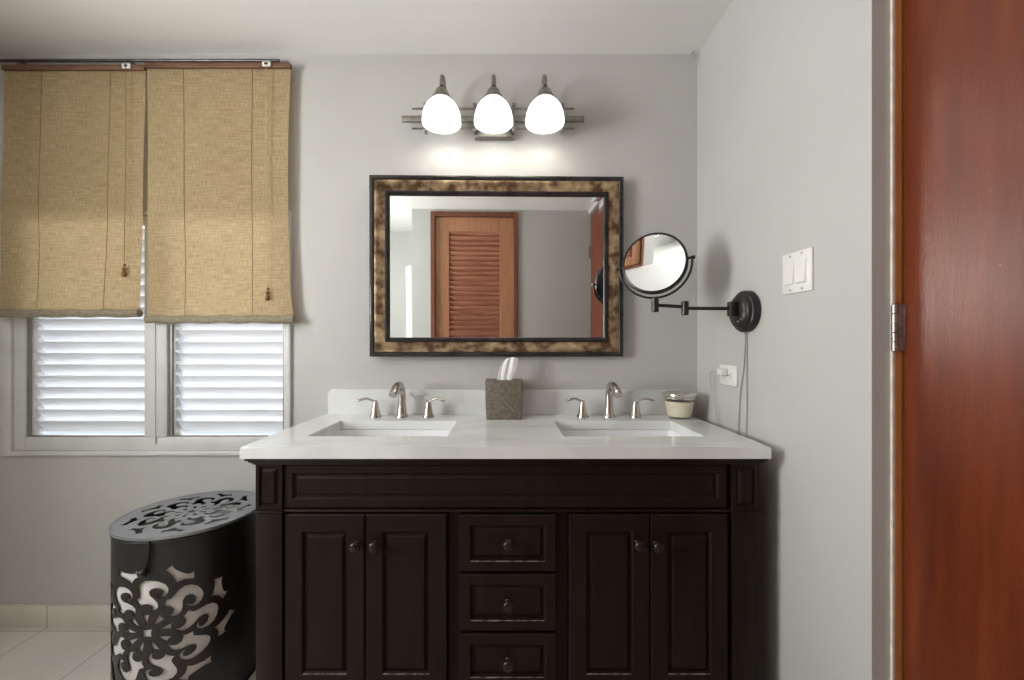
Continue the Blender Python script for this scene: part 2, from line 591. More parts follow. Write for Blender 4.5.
for z0, z1 in ((0.22, 1.0), (1.12, lzt - 0.135)):
    n = int((z1 - z0) / 0.047)
    for i in range(n):
        z = z0 + (i + 0.5) * (z1 - z0) / n
        w, t, tl = 0.058, 0.007, R(-32)
        v0, v1 = [], []
        for (yy, zz) in ((-t / 2, -w / 2), (t / 2, -w / 2), (t / 2, w / 2), (-t / 2, w / 2)):
            y = -0.031 + yy * cos(tl) - zz * sin(tl)
            zc = z + yy * sin(tl) + zz * cos(tl)
            v0.append(bm.verts.new((lx0 + sw, y, zc)))
            v1.append(bm.verts.new((lx1 - sw, y, zc)))
        for j in range(4):
            bm.faces.new((v0[j], v0[(j + 1) % 4], v1[(j + 1) % 4], v1[j]))
        bm.faces.new(v0[::-1]); bm.faces.new(v1)
struct(link('louvre_panel', bm, 'louvre_slat', d1))

# ------------------------------------------------------------------ closet doors beside the corner of the grey wall
struct(link('trim_1', boxes((0.8665, 0.8735, -0.8335, -0.8282, 0, 2.42), bev=0.0015), 'cream_caulk'))
struct(link('trim_2', boxes((0.8737, 0.8890, -0.8335, -0.8285, 0, 2.42), (0.8905, 0.945, -0.8320, -0.8285, 0, 2.42), bev=0.0008), 'jamb'))


def closet_leaf(name, y0, y1, hinge_y, hinge_zs):
    r = struct_root(name)
    struct(link('door_leaf', boxes((XC, XC + 0.035, y0, y1, 0.012, 2.415), bev=0.002), 'red_door', r))
    for hz in hinge_zs:
        bm = bmesh.new()
        s = 1 if hinge_y > (y0 + y1) / 2 else -1
        n = 5
        for i in range(n):
            za = hz - 0.052 + i * 0.1045 / n
            lathe(bm, [(0.0045, 0), (0.0062, 0.0012), (0.0062, 0.0195), (0.0045, 0.0207)], 14, (XC - 0.0225, hinge_y + s * 0.001, za))
        lathe(bm, [(0.003, 0), (0.004, 0.003), (0.002, 0.005)], 10, (XC - 0.0225, hinge_y + s * 0.001, hz + 0.0525))
        box(bm, XC - 0.0165, XC - 0.0015, hinge_y - s * 0.004, hinge_y + s * 0.003, hz - 0.051, hz + 0.052, bev=0.0012)
        struct(link('hinge', bm, 'hinge_metal', r, smooth=40))
    return r


closet_leaf('door_2', -1.40, -0.8370, -0.8385, (1.249, 2.16, 0.25))
closet_leaf('door_3', -2.14, -1.406, -2.139, (2.06, 1.249, 0.25))
# ------------------------------------------------------------------ vanity cabinet
CT = 0.912                     # counter top height
CB = 0.877
van = thing('vanity_cabinet', 'dark espresso double vanity cabinet with panelled doors and three drawers', 'cabinet', (0, -0.27, 0))
OY = 0.27                      # parts are modelled in room coordinates, shifted to the root
YF = -0.528                    # face frame plane


def vpart(name, bm, mat='espresso', parent=None, smooth=None):
    o = link(name, bm, mat, parent or van, smooth)
    if not parent:
        o.location = (0, OY, 0)
    return o


bm = boxes((-0.7345, -0.716, YF, -0.02, 0.0, 0.868), (0.722, 0.745, YF, -0.02, 0.0, 0.868), (-0.716, 0.722, -0.034, -0.02, 0.1, 0.868),
           (-0.716, 0.722, YF, -0.034, 0.1, 0.118),
           (-0.716, 0.722, YF, YF + 0.02, 0.712, 0.868), (-0.716, 0.722, YF, YF + 0.02, 0.1, 0.192), (-0.716, -0.6595, YF, YF + 0.02, 0.192, 0.712),
           (0.6595, 0.722, YF, YF + 0.02, 0.192, 0.712), (-0.171, -0.138, YF, YF + 0.02, 0.192, 0.712), (0.152, 0.186, YF, YF + 0.02, 0.192, 0.712),
           (-0.138, 0.152, YF, YF + 0.02, 0.534, 0.538), (-0.138, 0.152, YF, YF + 0.02, 0.358, 0.363))
vpart('carcass', bm)
# corner pilasters: shaft, recessed block above, base block
for s in (-1, 1):
    bm = bmesh.new()
    a, b = (-0.738, -0.660) if s < 0 else (0.670, 0.749)
    box(bm, a, b, YF - 0.018, YF, 0.10, 0.716, bev=0.002)
    w, h = b - a, 0.138
    prof = [(0, -0.0), (0, 0.018), (0.010, 0.018), (0.013, 0.013), (0.016, 0.013), (0.024, 0.020)]
    bb = bmesh.new()
    rect_sweep(bb, w, h, prof, fill=True, close=True)
    bmesh.ops.translate(bb, verts=bb.verts, vec=((a + b) / 2, YF, 0.722 + h / 2))
    me = bpy.data.meshes.new('tmp'); bb.to_mesh(me); bb.free(); bm.from_mesh(me); bpy.data.meshes.remove(me)
    box(bm, a - 0.004, b + 0.004, YF - 0.024, YF, 0.7135, 0.7215, bev=0.003)
    box(bm, a - 0.003, b + 0.003, YF - 0.023, YF, 0.0, 0.11, bev=0.004)
    vpart('pilaster', bm, smooth=30)
# crown moulding under the counter, stepped and returning along the sides
bm = bmesh.new()
for x0, x1, y0, z0, z1 in ((-0.765, 0.769, YF - 0.030, 0.8700, 0.8765), (-0.757, 0.762, YF - 0.026, 0.8645, 0.8705), (-0.751, 0.757, YF - 0.022, 0.8600, 0.8650), (-0.746, 0.752, YF - 0.019, 0.8560, 0.8605)):
    box(bm, x0, x1, y0, YF + 0.002, z0, z1, bev=0.002)
    for s in (-1, 1):
        a, b = (x0, -0.735) if s < 0 else (0.735, x1)
        box(bm, a, b, YF + 0.002, -0.02, z0, z1, bev=0.001)
vpart('crown_moulding', bm, smooth=35)
# long false front under the sinks
bm = bmesh.new()
rect_sweep(bm, 1.318, 0.131, [(0, 0), (0, 0.009), (0.004, 0.012), (0.026, 0.012), (0.031, 0.006), (0.038, 0.006), (0.043, 0.009)], fill=True, close=True)
o = vpart('false_front', bm, smooth=25)
o.location = (0.0, YF + OY, 0.7905)
bm = boxes((-0.666, 0.666, YF - 0.016, YF, 0.7145, 0.7225), bev=0.003)
vpart('ledge_moulding', bm, smooth=35)

DOORP = [(0, 0), (0, 0.015), (0.003, 0.018), (0.049, 0.018), (0.052, 0.015), (0.055, 0.0085), (0.060, 0.0085), (0.067, 0.0165), (0.070, 0.0170)]
DRAWP = [(0, 0), (0, 0.015), (0.003, 0.018), (0.030, 0.018), (0.033, 0.0155), (0.036, 0.008), (0.041, 0.008), (0.047, 0.0125)]


def knob(parent, x, z, y=-0.018):
    bm = bmesh.new()
    lathe(bm, [(0.0085, 0), (0.009, 0.002), (0.006, 0.005), (0.0055, 0.013), (0.013, 0.017), (0.0165, 0.022), (0.016, 0.027), (0.011, 0.031), (0.004, 0.0325)], 20, (x, y, z), RX90)
    link('knob', bm, 'knob', parent, smooth=50)


def front(name, x0, x1, z0, z1, prof, kx=None, kz=None):
    bm = bmesh.new()
    rect_sweep(bm, x1 - x0, z1 - z0, prof, fill=True, close=True)
    o = link(name, bm, 'espresso', van, smooth=25)
    o.location = ((x0 + x1) / 2, YF + OY - 0.0005, (z0 + z1) / 2)
    knob(o, kx - (x0 + x1) / 2, kz - (z0 + z1) / 2)
    # pale broken strip along the lower edge of the panel
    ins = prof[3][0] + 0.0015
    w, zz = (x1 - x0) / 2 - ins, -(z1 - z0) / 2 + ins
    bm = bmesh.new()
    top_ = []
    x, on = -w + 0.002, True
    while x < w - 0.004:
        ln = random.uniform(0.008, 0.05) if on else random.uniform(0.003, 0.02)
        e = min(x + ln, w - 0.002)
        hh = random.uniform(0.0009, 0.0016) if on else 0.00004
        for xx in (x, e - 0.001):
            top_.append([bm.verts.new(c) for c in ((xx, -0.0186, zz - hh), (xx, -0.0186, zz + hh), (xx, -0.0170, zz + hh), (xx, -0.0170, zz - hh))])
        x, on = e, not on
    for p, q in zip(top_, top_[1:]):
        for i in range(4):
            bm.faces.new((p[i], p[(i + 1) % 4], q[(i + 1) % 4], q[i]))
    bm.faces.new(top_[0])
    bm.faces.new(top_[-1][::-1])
    if len(bm.verts):
        wr = link('pale_edge', bm, 'pale_edging', o)
        wr['label'] = 'pale broken strip along the panel edge'
    else:
        bm.free()
    return o


KZ = 0.624
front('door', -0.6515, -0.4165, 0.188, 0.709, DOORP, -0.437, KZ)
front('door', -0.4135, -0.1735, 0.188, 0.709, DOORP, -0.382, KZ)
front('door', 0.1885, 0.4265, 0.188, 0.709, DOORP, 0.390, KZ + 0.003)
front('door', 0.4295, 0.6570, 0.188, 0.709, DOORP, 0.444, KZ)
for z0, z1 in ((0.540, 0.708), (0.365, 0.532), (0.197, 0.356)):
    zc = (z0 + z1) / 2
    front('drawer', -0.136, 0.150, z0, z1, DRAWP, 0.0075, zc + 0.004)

# ------------------------------------------------------------------ counter with two undermount sinks
top = thing('vanity_countertop', 'white quartz countertop with backsplash and two undermount sinks', 'countertop', (0, -0.28, CB))
TX, TY = 0.0, 0.28
xs = [-0.776, -0.648, -0.190, 0.190, 0.648, 0.776]
ys = [-0.56, -0.422, -0.155, 0.0]
bm = bmesh.new()
V = {}
for zi, z in enumerate((0.0008, CT - CB)):
    for i, x in enumerate(xs):
        for j, y in enumerate(ys):
            V[i, j, zi] = bm.verts.new((x, y + TY, z))
holes = {(1, 1), (3, 1)}
for i in range(5):
    for j in range(3):
        if (i, j) in holes:
            for (a, b) in (((i, j), (i + 1, j)), ((i + 1, j), (i + 1, j + 1)), ((i + 1, j + 1), (i, j + 1)), ((i, j + 1), (i, j))):
                bm.faces.new((V[(*a, 0)], V[(*b, 0)], V[(*b, 1)], V[(*a, 1)]))
            continue
        for zi in (0, 1):
            bm.faces.new((V[i, j, zi], V[i + 1, j, zi], V[i + 1, j + 1, zi], V[i, j + 1, zi]))
for i in range(5):
    for j in (0, 3):
        bm.faces.new((V[i, j, 0], V[i + 1, j, 0], V[i + 1, j, 1], V[i, j, 1]))
for j in range(3):
    for i in (0, 5):
        bm.faces.new((V[i, j, 0], V[i, j + 1, 0], V[i, j + 1, 1], V[i, j, 1]))
bm.edges.ensure_lookup_table()
rim = [e for e in bm.edges if all(abs(v.co.z - (CT - CB)) < 1e-6 for v in e.verts)
       and (all(abs(v.co.y - (-0.56 + TY)) < 1e-6 for v in e.verts) or all(abs(abs(v.co.x) - 0.776) < 1e-6 for v in e.verts))]
bmesh.ops.bevel(bm, geom=rim, offset=0.007, segments=3, affect='EDGES', profile=0.6)
link('worktop', bm, 'quartz', top, smooth=40)
# backsplash with rounded upper ends
bm = bmesh.new()
pts = [(-0.757, 0.0005), (0.757, 0.0005)]
for k in range(7):
    a = R(90 * k / 6); pts.append((0.757 - 0.022 + 0.022 * cos(a), 0.107 - 0.022 + 0.022 * sin(a)))
for k in range(7):
    a = R(90 + 90 * k / 6); pts.append((-0.757 + 0.022 + 0.022 * cos(a), 0.107 - 0.022 + 0.022 * sin(a)))
f = [bm.verts.new((x, -0.020 + TY, CT - CB + z)) for x, z in pts]
bk = [bm.verts.new((x, -0.0005 + TY, CT - CB + z)) for x, z in pts]
ff = bm.faces.new(f); bm.faces.new(bk[::-1])
for i in range(len(pts)):
    j = (i + 1) % len(pts)
    bm.faces.new((f[i], f[j], bk[j], bk[i]))
bmesh.ops.bevel(bm, geom=list(ff.edges)[1:], offset=0.003, segments=2, affect='EDGES')
link('backsplash', bm, 'quartz', top, smooth=40)
for cx in (-0.419, 0.419):
    bm = bmesh.new()
    cy = (-0.422 - 0.155) / 2
    loops = []
    for w, h, r, z in ((0.488, 0.297, 0.02, -0.001), (0.466, 0.275, 0.02, -0.001), (0.462, 0.271, 0.022, -0.006), (0.450, 0.258, 0.026, -0.06), (0.434, 0.240, 0.034, -0.095), (0.41, 0.215, 0.045, -0.115), (0.37, 0.175, 0.05, -0.126), (0.30, 0.12, 0.04, -0.131), (0.06, 0.06, 0.028, -0.137)):
        loops.append([bm.verts.new((cx + x, cy + y + TY, z)) for x, y in rounded(w, h, r)])
    n = len(loops[0])
    for a, b in zip(loops, loops[1:]):
        for k in range(n):
            bm.faces.new((a[k], a[(k + 1) % n], b[(k + 1) % n], b[k]))
    bm.faces.new(loops[-1])
    o = link('sink_basin', bm, 'porcelain', top, smooth=50)
    bm = bmesh.new()
    lathe(bm, [(0.022, 0), (0.024, 0.0015), (0.020, 0.003), (0.012, 0.001), (0.004, 0.001)], 24, (cx, cy + TY, -0.1365))
    link('drain', bm, 'nickel', o, smooth=50)


# ------------------------------------------------------------------ faucets
def faucet(x, label):
    t = thing('faucet', label, 'faucet', (x, -0.073, CT), group='brushed nickel faucets on the vanity')
    bm = bmesh.new()
    lathe(bm, [(0.027, 0), (0.027, 0.003), (0.024, 0.008), (0.020, 0.018)], 24, cap1=False)
    P = spline([(0, 0, 0.010, 0.0215), (0, 0, 0.035, 0.0175), (0, 0, 0.070, 0.0155), (0, -0.002, 0.102, 0.0152), (0, -0.018, 0.126, 0.0152), (0, -0.050, 0.136, 0.0155),
                (0, -0.090, 0.130, 0.0160), (0, -0.124, 0.114, 0.0165), (0, -0.134, 0.105, 0.0155)], 5)
    tube(bm, P, [p[3] for p in P], 18)
    link('spout', bm, 'nickel', t, smooth=50)
    bm = bmesh.new()
    tube(bm, [(0, 0.006, 0.07), (0, 0.026, 0.085), (0, 0.030, 0.092)], [0.0035, 0.0035, 0.0035], 10)
    lathe(bm, [(0.003, 0), (0.0065, 0.003), (0.0065, 0.009), (0.003, 0.012)], 14, (0, 0.030, 0.09))
    link('lift_rod', bm, 'nickel', t, smooth=50)
    for s in (-1, 1):
        h = bpy.data.objects.new('handle', None)
        bm = bmesh.new()
        lathe(bm, [(0.0245, 0), (0.0245, 0.003), (0.021, 0.010), (0.0165, 0.028), (0.0125, 0.048), (0.010, 0.060), (0.0085, 0.066), (0.004, 0.069)], 24)
        ho = link('handle', bm, 'nickel', t, smooth=50)
        ho.location = (s * 0.109, 0, 0)
        bm = bmesh.new()
        P = spline([(s * -0.004, 0, 0.058, 0.006), (s * 0.012, -0.003, 0.069, 0.0065), (s * 0.030, -0.008, 0.0765, 0.0075), (s * 0.048, -0.012, 0.0755, 0.0085), (s * 0.064, -0.015, 0.0705, 0.0085), (s * 0.071, -0.016, 0.0700, 0.005)], 5)
        tube(bm, P, [p[3] for p in P], 12, flat=0.65)
        link('lever', bm, 'nickel', ho, smooth=60)
    return t


faucet(-0.427, 'brushed nickel widespread faucet at the sink nearer the window')
faucet(0.427, 'brushed nickel widespread faucet at the sink nearer the candle jar')

# ------------------------------------------------------------------ tissue box cover and its tissue
t = thing('tissue_box', 'taupe grey cube tissue box cover standing between the two sinks', 'tissue box', (-0.006, -0.084, CT))
bm = bmesh.new()
out = []
for z, hw, hd in ((0, 0.0695, 0.050), (0.003, 0.071, 0.0515), (0.06, 0.0735, 0.053), (0.12, 0.0748, 0.0535), (0.152, 0.0752, 0.054), (0.155, 0.0742, 0.053)):
    out.append([bm.verts.new((x, y, z)) for x, y in rounded(2 * hw, 2 * hd, 0.006, 3)])
for hw, hd, z in ((0.034, 0.018, 0.1555), (0.034, 0.018, 0.14)):
    out.append([bm.verts.new((x, y, z)) for x, y in rounded(2 * hw, 2 * hd, 0.006, 3)])
n = len(out[0])
for a, b in zip(out, out[1:]):
    for k in range(n):
        bm.faces.new((a[k], a[(k + 1) % n], b[(k + 1) % n], b[k]))
bm.faces.new(out[0][::-1]); bm.faces.new(out[-1])
link('cover', bm, 'taupe', t, smooth=40)
bm = bmesh.new()
nu, nv = 24, 12
G = []
for j in range(nv + 1):
    v = j / nv
    row = []
    for i in range(nu + 1):
        u = i / nu - 0.5
        wid = 0.060 + 0.014 * sin(v * pi) - 0.004 * v
        fold = (0.0012 + 0.0012 * v) * sin(u * 15 + v * 1.3) + 0.0005 * sin(u * 39 + 2)
        x = u * wid + 0.002 + 0.026 * v ** 1.2 + 0.004 * sin(v * 5) * (u < 0) * -u
        topz = 0.098 + 0.004 * sin(u * 5 + 0.8) - 0.016 * max(0, -u - 0.30) * 3
        row.append(bm.verts.new((x, fold - 0.002 - 0.006 * v, 0.145 + v * topz)))
    G.append(row)
for j in range(nv):
    for i in range(nu):
        bm.faces.new((G[j][i], G[j][i + 1], G[j + 1][i + 1], G[j + 1][i]))
o = link('facial_tissue', bm, 'tissue', None, smooth=80, loc=(-0.006, -0.084, CT))
md = o.modifiers.new('thickness', 'SOLIDIFY'); md.thickness = 0.0012
tag(o, 'folded white tissue pulled up out of the taupe box', 'tissue')

# ------------------------------------------------------------------ candle jar
t = thing('candle_jar', 'cream candle in a flared glass jar with silver lid by the wall', 'candle', (0.708, -0.092, CT))
bm = bmesh.new()
outer = [(0.040, 0.0), (0.045, 0.002), (0.050, 0.02), (0.058, 0.06), (0.0625, 0.085), (0.063, 0.092)]
inner = [(0.0605, 0.092), (0.060, 0.085), (0.0555, 0.06), (0.0475, 0.02), (0.043, 0.006)]
lathe(bm, outer, 36, cap1=False)
link('jar', bm, 'glass', t, smooth=80)
bm = bmesh.new()
lathe(bm, [(0.040, 0.0075), (0.0425, 0.009), (0.0475, 0.022), (0.0545, 0.058), (0.0545, 0.066), (0.0525, 0.069), (0.02, 0.0675)], 32)
o = link('wax', bm, 'wax', t, smooth=50)
for dx in (-0.016, 0.016):
    bm = bmesh.new()
    tube(bm, [(dx, 0.0, 0.066), (dx, 0.001, 0.072), (dx + 0.003, 0.002, 0.077)], 0.0016, 8)
    link('wick', bm, 'dark_slot', o)
bm = bmesh.new()
lathe(bm, [(0.0585, 0.0800), (0.0593, 0.0805), (0.0598, 0.0905), (0.0640, 0.0925), (0.0655, 0.0950), (0.0645, 0.1000), (0.050, 0.1065), (0.02, 0.1095), (0.004, 0.110)], 36)
link('lid', bm, 'silver', t, smooth=40)

# ------------------------------------------------------------------ framed mirror over the vanity
MW, MH = 1.068, 0.760
wm = thing('wall_mirror', 'large rectangular mirror in a black and antique gold frame', 'mirror', (-0.0355, -0.0165, 1.5395), (R(0.35), 0, R(1.0)))
bm = bmesh.new()
rect_sweep(bm, MW, MH, [(0.002, 0.0), (0, 0.004), (0, 0.024), (0.003, 0.031), (0.010, 0.034), (0.017, 0.031), (0.021, 0.026), (0.021, 0.0)])
link('outer_moulding', bm, 'black_lacquer', wm, smooth=50)
bm = bmesh.new()
rect_sweep(bm, MW, MH, [(0.021, 0.010), (0.021, 0.0275), (0.026, 0.030), (0.033, 0.0285), (0.043, 0.022), (0.053, 0.0175), (0.0615, 0.0155), (0.0615, 0.008)])
link('gilt_moulding', bm, 'gilt', wm, smooth=40)
bm = bmesh.new()
rect_sweep(bm, MW, MH, [(0.0615, 0.008), (0.0615, 0.0175), (0.065, 0.0205), (0.070, 0.0205), (0.074, 0.0175), (0.076, 0.017), (0.079, 0.014), (0.0815, 0.011), (0.0815, 0.004)])
link('inner_lip', bm, 'black_lacquer', wm, smooth=40)
bm = bmesh.new()
rect_sweep(bm, MW, MH, [(0.078, 0.0085), (0.100, 0.00815)], fill=True)
link('mirror_glass', bm, 'mirror', wm)
bm = boxes((-MW / 2 + 0.02, MW / 2 - 0.02, -0.005, 0.0, -MH / 2 + 0.02, MH / 2 - 0.02))
link('backing_board', bm, 'dark_slot', wm)

# ------------------------------------------------------------------ three-light vanity fixture
SX = (-0.2535, -0.0475, 0.1564)
BZ = 2.160
lf = thing('vanity_light', 'brushed metal wall light with three glowing white glass shades', 'wall light', (-0.0475, 0, BZ))


def lpart(name, bm, mat='fixture_metal', parent=None, smooth=40):
    o = link(name, bm, mat, parent or lf, smooth)
    if not parent:
        o.location = (0.0475, 0, -BZ)
    return o


lpart('back_plate', boxes((-0.132, 0.036, -0.022, 0, 2.088, 2.222), bev=0.004))
lpart('main_bar', boxes((-0.436, 0.331, -0.046, -0.030, 2.148, 2.171), bev=0.002))
for z in (2.203, 2.119):
    bm = bmesh.new()
    tube(bm, [(-0.393, -0.040, z), (0.289, -0.040, z)], 0.0042, 10)
    lpart('rod', bm)
for x, sd in ((SX[0], (-1,)), (SX[1], (-1, 1)), (SX[2], (1,))):
    for s in sd:
        bm = bmesh.new()
        xx = x + s * 0.0815
        box(bm, xx - 0.005, xx + 0.005, -0.050, -0.026, 2.100, 2.222, bev=0.002)
        lathe(bm, [(0.004, 0), (0.008, 0.002), (0.008, 0.008), (0.004, 0.010)], 14, (xx, -0.047, 2.2125), RX90)
        lathe(bm, [(0.004, 0), (0.008, 0.002), (0.008, 0.008), (0.004, 0.010)], 14, (xx, -0.047, 2.109), RX90)
        lpart('upright', bm)
bm = boxes((-0.124, 0.028, -0.031, -0.021, 2.090, 2.210), bev=0.002)
lpart('spacer', bm)
SY = -0.135
for x in SX:
    bm = bmesh.new()
    P = spline([(x, -0.045, 2.160), (x, -0.060, 2.190), (x, -0.066, 2.245), (x, -0.078, 2.276), (x, -0.102, 2.290), (x, -0.125, 2.278), (x, SY, 2.236)], 6)
    tube(bm, P, 0.0088, 12)
    lpart('arm', bm)
    bm = bmesh.new()
    lathe(bm, [(0.010, 0.036), (0.020, 0.034), (0.024, 0.028), (0.031, 0.011), (0.0385, 0.000), (0.040, -0.007), (0.02, -0.007)], 24, (x, SY, 2.189))
    lpart('socket_cap', bm)
    bm = bmesh.new()
    z0 = 2.086
    prof = [(0.0745, 0.0), (0.0765, 0.002), (0.0772, 0.009), (0.0762, 0.024), (0.0728, 0.042), (0.0660, 0.061), (0.0560, 0.077), (0.0445, 0.089), (0.034, 0.098)]
    inner = [(r - 0.003, z) for r, z in prof[::-1]]
    lathe(bm, prof + [(0.031, 0.098)] + inner[1:], 36, (x, SY, z0), cap0=False, cap1=False)
    sh = lpart('glass_shade', bm, 'shade', smooth=70)
    bm = bmesh.new()
    lathe(bm, [(0.010, 0.024), (0.013, 0.018), (0.016, 0.012), (0.014, 0.005), (0.005, 0.002)], 20, (x, SY, z0 + 0.074))
    lpart('bulb', bm, 'shade', sh, smooth=70)
    d = bpy.data.lights.new('bulb_light', 'POINT')
    d.energy, d.color, d.shadow_soft_size = BULB_POWER, (1.0, 0.955, 0.89), 0.026
    o = bpy.data.objects.new('bulb_light', d)
    COL.objects.link(o)
    o.parent = sh
    o.location = (x, SY, z0 + 0.046)

# ------------------------------------------------------------------ round magnifying mirror on a folding arm
BY, BZ2 = -0.366, 1.3235
mm = thing('magnifying_mirror', 'round dark bronze magnifying mirror on a folding arm', 'mirror', (XR, BY, BZ2))


def mpart(name, bm, mat='dark_bronze', parent=None, smooth=40):
    o = link(name, bm, mat, parent or mm, smooth)
    if not parent:
        o.location = (-XR, -BY, -BZ2)
    return o


bm = bmesh.new()
lathe(bm, [(0.069, 0), (0.071, 0.002), (0.071, 0.018), (0.068, 0.023), (0.060, 0.025), (0.058, 0.033), (0.052, 0.038), (0.02, 0.039)], 40, (XR - 0.0005, BY, BZ2), RYM90)
bs = mpart('wall_base', bm)
bm = boxes((XR - 0.064, XR - 0.034, BY - 0.008, BY + 0.020, BZ2 - 0.016, BZ2 + 0.034), bev=0.003)
mpart('arm_bracket', bm)
bm = boxes((XR - 0.0405, XR - 0.0375, BY - 0.026, BY - 0.012, BZ2 - 0.010, BZ2 + 0.030), bev=0.001)
mpart('switch_recess', bm, 'dark_slot')
for dy, dz in ((-0.036, 0.006), (-0.005, -0.034), (-0.022, -0.028)):
    bm = bmesh.new()
    lathe(bm, [(0.004, 0), (0.0045, 0.002), (0.003, 0.004)], 12, (XR - 0.036, BY + dy, BZ2 + dz), RYM90)
    mpart('button', bm, 'silver')
J0 = Vector((XR - 0.056, BY + 0.008, 1.334))
J1 = Vector((0.631, -0.319, 1.3385))
J2 = Vector((0.5366, -0.290, 1.353))
bm = bmesh.new()
tube(bm, [J0, J1], 0.0062, 12)
mpart('arm', bm)
bm = bmesh.new()
tube(bm, [J1 + Vector((0, 0, 0.005)), J2], 0.0062, 12)
mpart('arm', bm)
for J, h in ((J1, 0.050), (J2, 0.052)):
    bm = bmesh.new()
    lathe(bm, [(0.010, -h / 2), (0.0125, -h / 2 + 0.002), (0.0125, h / 2 - 0.002), (0.010, h / 2)], 20, J)
    mpart('joint', bm)
MC = Vector((0.5380, -0.279, 1.504))
YR = 0.1245
yaw, tilt, roll = R(-27.5), R(-6), R(4.5)
RM = Matrix.Rotation(yaw, 3, 'Z') @ Matrix.Rotation(roll, 3, 'Y').inverted()
bm = bmesh.new()
P = []
for k in range(33):
    a = pi + pi * k / 32
    P.append(MC + RM @ Vector((YR * cos(a), 0, YR * sin(a))))
tube(bm, P, 0.0042, 10)
lowest = MC + RM @ Vector((0, 0, -YR))
tube(bm, [J2 + Vector((0, 0, 0.02)), lowest], [0.006, 0.006], 10)
for s in (-1, 1):
    e = MC + RM @ Vector((s * (YR + 0.004), 0, 0))
    tube(bm, [e, MC + RM @ Vector((s * 0.111, 0, 0))], 0.0045, 10)
    tube(bm, [MC + RM @ Vector((s * (YR + 0.010), 0, 0)), MC + RM @ Vector((s * (YR - 0.004), 0, 0))], 0.0065, 10)
mpart('yoke', bm)
# head: rim and concave glass, facing -Y before rotation
RG = RM @ Matrix.Rotation(tilt, 3, 'X')
RG = RG @ RX90
bm = bmesh.new()
lathe(bm, [(0.1035, 0.012), (0.106, 0.0135), (0.1105, 0.012), (0.1128, 0.006), (0.1128, -0.006), (0.107, -0.012), (0.06, -0.014), (0.02, -0.0145)], 56, MC, RG, cap0=False)
mpart('mirror_rim', bm)
RS = 0.70
bm = bmesh.new()
rg = [0.0005] + [0.1055 * i / 20 for i in range(1, 21)]
prof = [(r, 0.0115 - (math.sqrt(RS ** 2 - r ** 2) - math.sqrt(RS ** 2 - 0.1055 ** 2)) * 1.0) for r in rg]
# concave: centre lies deeper than the edge
lathe(bm, prof, 64, MC, RG, cap0=True, cap1=False)
mpart('mirror_glass', bm, 'mirror', smooth=180)

# cords of the mirror
xw = XR - 0.004
bm = bmesh.new()
P = spline([(0, 0.0, 0.008), (0, -0.001, -0.03), (0, 0.010, -0.13), (0, 0.030, -0.22), (-0.002, 0.038, -0.34), (-0.004, 0.055, -0.42), (-0.008, 0.12, -0.42), (-0.010, 0.155, -0.37),
            (-0.012, 0.168, -0.30), (-0.014, 0.196, -0.21), (-0.018, 0.200, -0.160), (-0.026, 0.172, -0.143), (-0.026, 0.130, -0.140)], 6)
tube(bm, P, 0.0019, 8)
CY = -0.352 - BY
c1 = link('power_cord', bm, 'cord', mm, 60, (xw - XR, CY, 1.25 - BZ2))
c1['label'] = 'pale grey cord ending in a white plug'
bm = boxes((-0.030, -0.0045, 0.098, 0.132, -0.153, -0.127), bev=0.004)
link('plug', bm, 'plastic', c1, smooth=40)
c2 = link('power_cord', tube(bmesh.new(), spline([(0, 0, 0), (0, 0.0, -0.05), (0.0005, 0.001, -0.16), (0, 0.0, -0.28), (-0.004, 0.004, -0.40), (-0.006, 0.01, -0.48)], 5), 0.0017, 8), 'cord', mm, 60, (xw - XR, CY - 0.010, 1.258 - BZ2))
c2['label'] = 'pale grey cord hanging straight down'


# ------------------------------------------------------------------ switch plates and outlet
def plate(parent, w, h, bev=0.003):
    bm = bmesh.new()
    box(bm, -0.0065, 0.0, -w / 2, w / 2, -h / 2, h / 2, bev=bev)
    return link('plate', bm, 'plastic', parent, smooth=40)


def screw(parent, y, z):
    bm = bmesh.new()
    lathe(bm, [(0.0032, 0), (0.0032, 0.001), (0.0015, 0.0016)], 12, (-0.0064, y, z), RYM90)
    link('screw', bm, 'grey_plastic', parent, smooth=40)


def rocker(parent, y):
    bm = bmesh.new()
    q = [(-0.0062, -0.034), (-0.0085, -0.034), (-0.0130, -0.031), (-0.0075, 0.0325), (-0.0062, 0.034)]
    a = [bm.verts.new((x, y - 0.0165, z)) for x, z in q]
    b = [bm.verts.new((x, y + 0.0165, z)) for x, z in q]
    for i in range(len(q)):
        j = (i + 1) % len(q)
        bm.faces.new((a[i], a[j], b[j], b[i]))
    bm.faces.new(a[::-1]); bm.faces.new(b)
    link('rocker', bm, 'plastic', parent)


sw1 = thing('light_switch', 'white double rocker switch plate on grey wall beside the red wood door', 'light switch', (XR, -0.599, 1.416))
plate(sw1, 0.116, 0.1165)
for y in (-0.023, 0.023):
    rocker(sw1, y)
    screw(sw1, y, 0.0485); screw(sw1, y, -0.0485)
out = thing('power_outlet', 'white sideways power outlet on grey wall under the round mirror', 'outlet', (XR, -0.247, 1.098))
plate(out, 0.114, 0.074)
for y in (-0.0215, 0.0215):
    bm = boxes((-0.0085, -0.006, y - 0.0165, y + 0.0165, -0.0145, 0.0145), bev=0.002)
    rc = link('receptacle', bm, 'plastic', out, smooth=40)
    bm = boxes((-0.0089, -0.0084, y - 0.009, y + 0.000, 0.0045, 0.0065), (-0.0089, -0.0084, y - 0.008, y + 0.000, -0.0065, -0.0045), (-0.0089, -0.0084, y + 0.006, y + 0.0105, -0.0025, 0.0025))
    link('slot', bm, 'dark_slot', rc)
screw(out, 0, 0)
sw2 = thing('wall_box', 'small white wall box with dark edge, seen only in the round mirror', 'wall box', (-1.42, ALC, 2.15))
